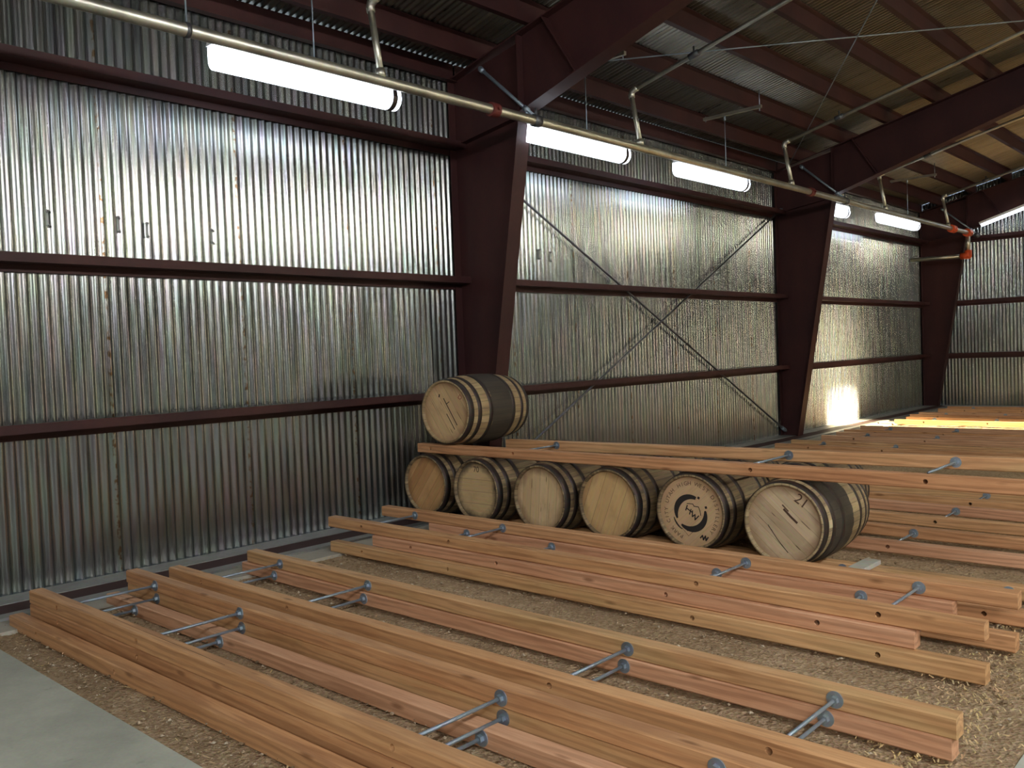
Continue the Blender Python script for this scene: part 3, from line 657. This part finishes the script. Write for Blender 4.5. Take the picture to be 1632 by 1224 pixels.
# emblem on the fifth barrel
_, h5 = bars[4]
bm = nb(); cx, cy = -.005, -.01
arc(bm, cx, cy, .105, 68, 203, .020, .010, .040)          # upper left crescent
arc(bm, cx, cy, .105, 229, 372, .012, .012, .042)          # lower right crescent
arc(bm, cx, cy, .128, 196, 240, .005, .005, .011)         # thin lower left crescent
for a in (60, 22):
    px, py = cx+.118*math.cos(R(a)), cy+.118*math.sin(R(a)); s = .011
    f = [(px+s*math.cos(R(a+45+90*k)), py+s*math.sin(R(a+45+90*k))) for k in range(4)]; bm.faces.new([bm.verts.new((p[0], 0, p[1])) for p in f])
line2(bm, [(-.030, .050), (.012, .050), (.020, .036), (.052, .034), (.062, .008), (.066, -.020)], .005)   # mountain line
line2(bm, [(-.042, .012), (-.022, .040), (-.052, .006)][:0]+[(-.028, .038), (-.040, .006)], .008); line2(bm, [(-.002, .014), (-.014, -.018)], .008); line2(bm, [(-.034, .020), (.004, -.004)], .008)   # H
line2(bm, [(.008, .006), (.006, -.032), (.026, -.018), (.024, -.052), (.052, -.024)], .008)   # W
[setattr(v, 'co', v.co*1.18) for v in bm.verts]; mark_obj('emblem', bm, M_black, h5, 0)
bm = nb()
def ring_text(bm, txt, r, a_start, step, size):
    for i, ch in enumerate(txt):
        if ch == ' ': continue
        a = R(a_start-step*i); text_to_bm(bm, ch, size, T2(r*math.cos(a), r*math.sin(a), a-PI/2))
ring_text(bm, 'HIGH WEST DISTILLERY', .215, 118, 8.4, .044)
ring_text(bm, 'PARK CITY UTAH', .215, 246, 8.4, .044)
mark_obj('lettering', bm, M_brown, h5, 0)
bm = nb(); line2(bm, [(-.085, -.13), (-.03, -.19), (.03, -.135)], .003); line2(bm, [(-.062, -.13), (-.035, -.155)], .003); mark_obj('branding_line', bm, M_brown, h5, 0)
bm = nb(); line2(bm, [(-.03, 0), (-.012, .02), (-.006, -.012), (.012, .018), (.016, -.016), (.034, .01)], .011); [setattr(v, 'co', v.co+Vector((.10, 0, -.195))) for v in bm.verts]; mark_obj('stencil_mark', bm, M_black, h5, 0)
# numbers
bm = nb(); text_to_bm(bm, '70', .075, T2(.0, .198, R(0))); mark_obj('stencil_number', bm, M_black, bars[1][1], 0)
bm = nb(); text_to_bm(bm, '21', .10, T2(.125, .165, R(-36))); mark_obj('stencil_number', bm, M_brown, bars[5][1], 0)
bm = nb(); text_to_bm(bm, 'D', .06, T2(.165, .13, R(-40))); mark_obj('crayon_letter', bm, M_red, toph, 0)
bm = nb(); line2(bm, [(-.03, .12), (.12, -.12)], .009); line2(bm, [(.0, .07), (.035, .09)], .007); line2(bm, [(0.0, -.02), (.09, -.16)], .008); line2(bm, [(-.085, .135), (-.08, .155)], .014); mark_obj('crack', bm, M_black, toph, 0)
bm = nb(); line2(bm, [(-.12, -.02), (-.05, -.12), (.02, -.2)], .005); mark_obj('crack', bm, M_black, bars[5][1], 0)
bm = nb(); line2(bm, [(.0, .10), (.05, .05), (.09, .015)], .016); line2(bm, [(-.01, .13), (.03, .09)], .009); mark_obj('stain', bm, M_brown, bars[5][1], 0)
# paper tag between the hoops of the rightmost barrel
bm = nb(); a0, a1 = R(-2), R(8); vv = []
for k in range(5):
    a = a0+(a1-a0)*k/4
    for y in (.068, .112): r = rad(y/BL)+.0015; vv.append(bm.verts.new((r*math.cos(a), y, r*math.sin(a))))
for k in range(4): bm.faces.new((vv[2*k], vv[2*k+1], vv[2*k+3], vv[2*k+2]))
obj('paper_tag', bm, M_paper, bars[5][0])

# ------------------------------------------------------------------ loose stones and shavings on the gravel
def rnd_pts(n, seed):
    rs = random.Random(seed); out = []
    while len(out) < n:
        y = 1.78+rs.random()**1.5*5.2; x = .75+rs.random()*5.5
        out.append((x, y, rs))
    return out
bm = nb()
base_v = [(1, 0, 0), (-1, 0, 0), (0, 1, 0), (0, -1, 0), (0, 0, 1), (0, 0, -1)]; base_f = [(0, 2, 4), (2, 1, 4), (1, 3, 4), (3, 0, 4), (2, 0, 5), (1, 2, 5), (3, 1, 5), (0, 3, 5)]
for x, y, rs in rnd_pts(9000, 3):
    s = .0035+.010*rs.random()**4; a = rs.random()*6.3; fl = .5+rs.random()*.4
    vs = [bm.verts.new((x+s*(math.cos(a)*p[0]-math.sin(a)*p[1])*(1+.5*rs.random()), y+s*(math.sin(a)*p[0]+math.cos(a)*p[1])*(1+.3*rs.random()), .001+s*.3+s*fl*p[2])) for p in base_v]
    for f in base_f: bm.faces.new([vs[i] for i in f])
tag(obj('gravel_stones', bm, M_stone), 'small brown stones scattered over the gravel bed between the timbers', 'gravel', kind='stuff')
bm = nb()
for x, y, rs in rnd_pts(2600, 5):
    if rs.random() < .8: x = 5.95+rs.random()*.37-.25*rs.random(); y = 2.2+rs.random()*3.4
    l_ = .008+.03*rs.random()**2; a = rs.random()*6.3; w_ = .0012+.0025*rs.random(); z = .006+.006*rs.random(); c_, s_ = math.cos(a), math.sin(a)
    P = [(x+c_*l_*t_-s_*w_*q, y+s_*l_*t_+c_*w_*q, z+.004*math.sin(t_*3)+.002*rs.random()) for t_, q in ((-.5, -1), (0, -1), (.5, -1), (.5, 1), (0, 1), (-.5, 1))]
    vs = [bm.verts.new(p) for p in P]; bm.faces.new((vs[0], vs[1], vs[4], vs[5])); bm.faces.new((vs[1], vs[2], vs[3], vs[4]))
tag(obj('wood_shavings', bm, M_chip), 'pale wood shavings and straw strewn on the gravel at the right', 'shavings', kind='stuff')
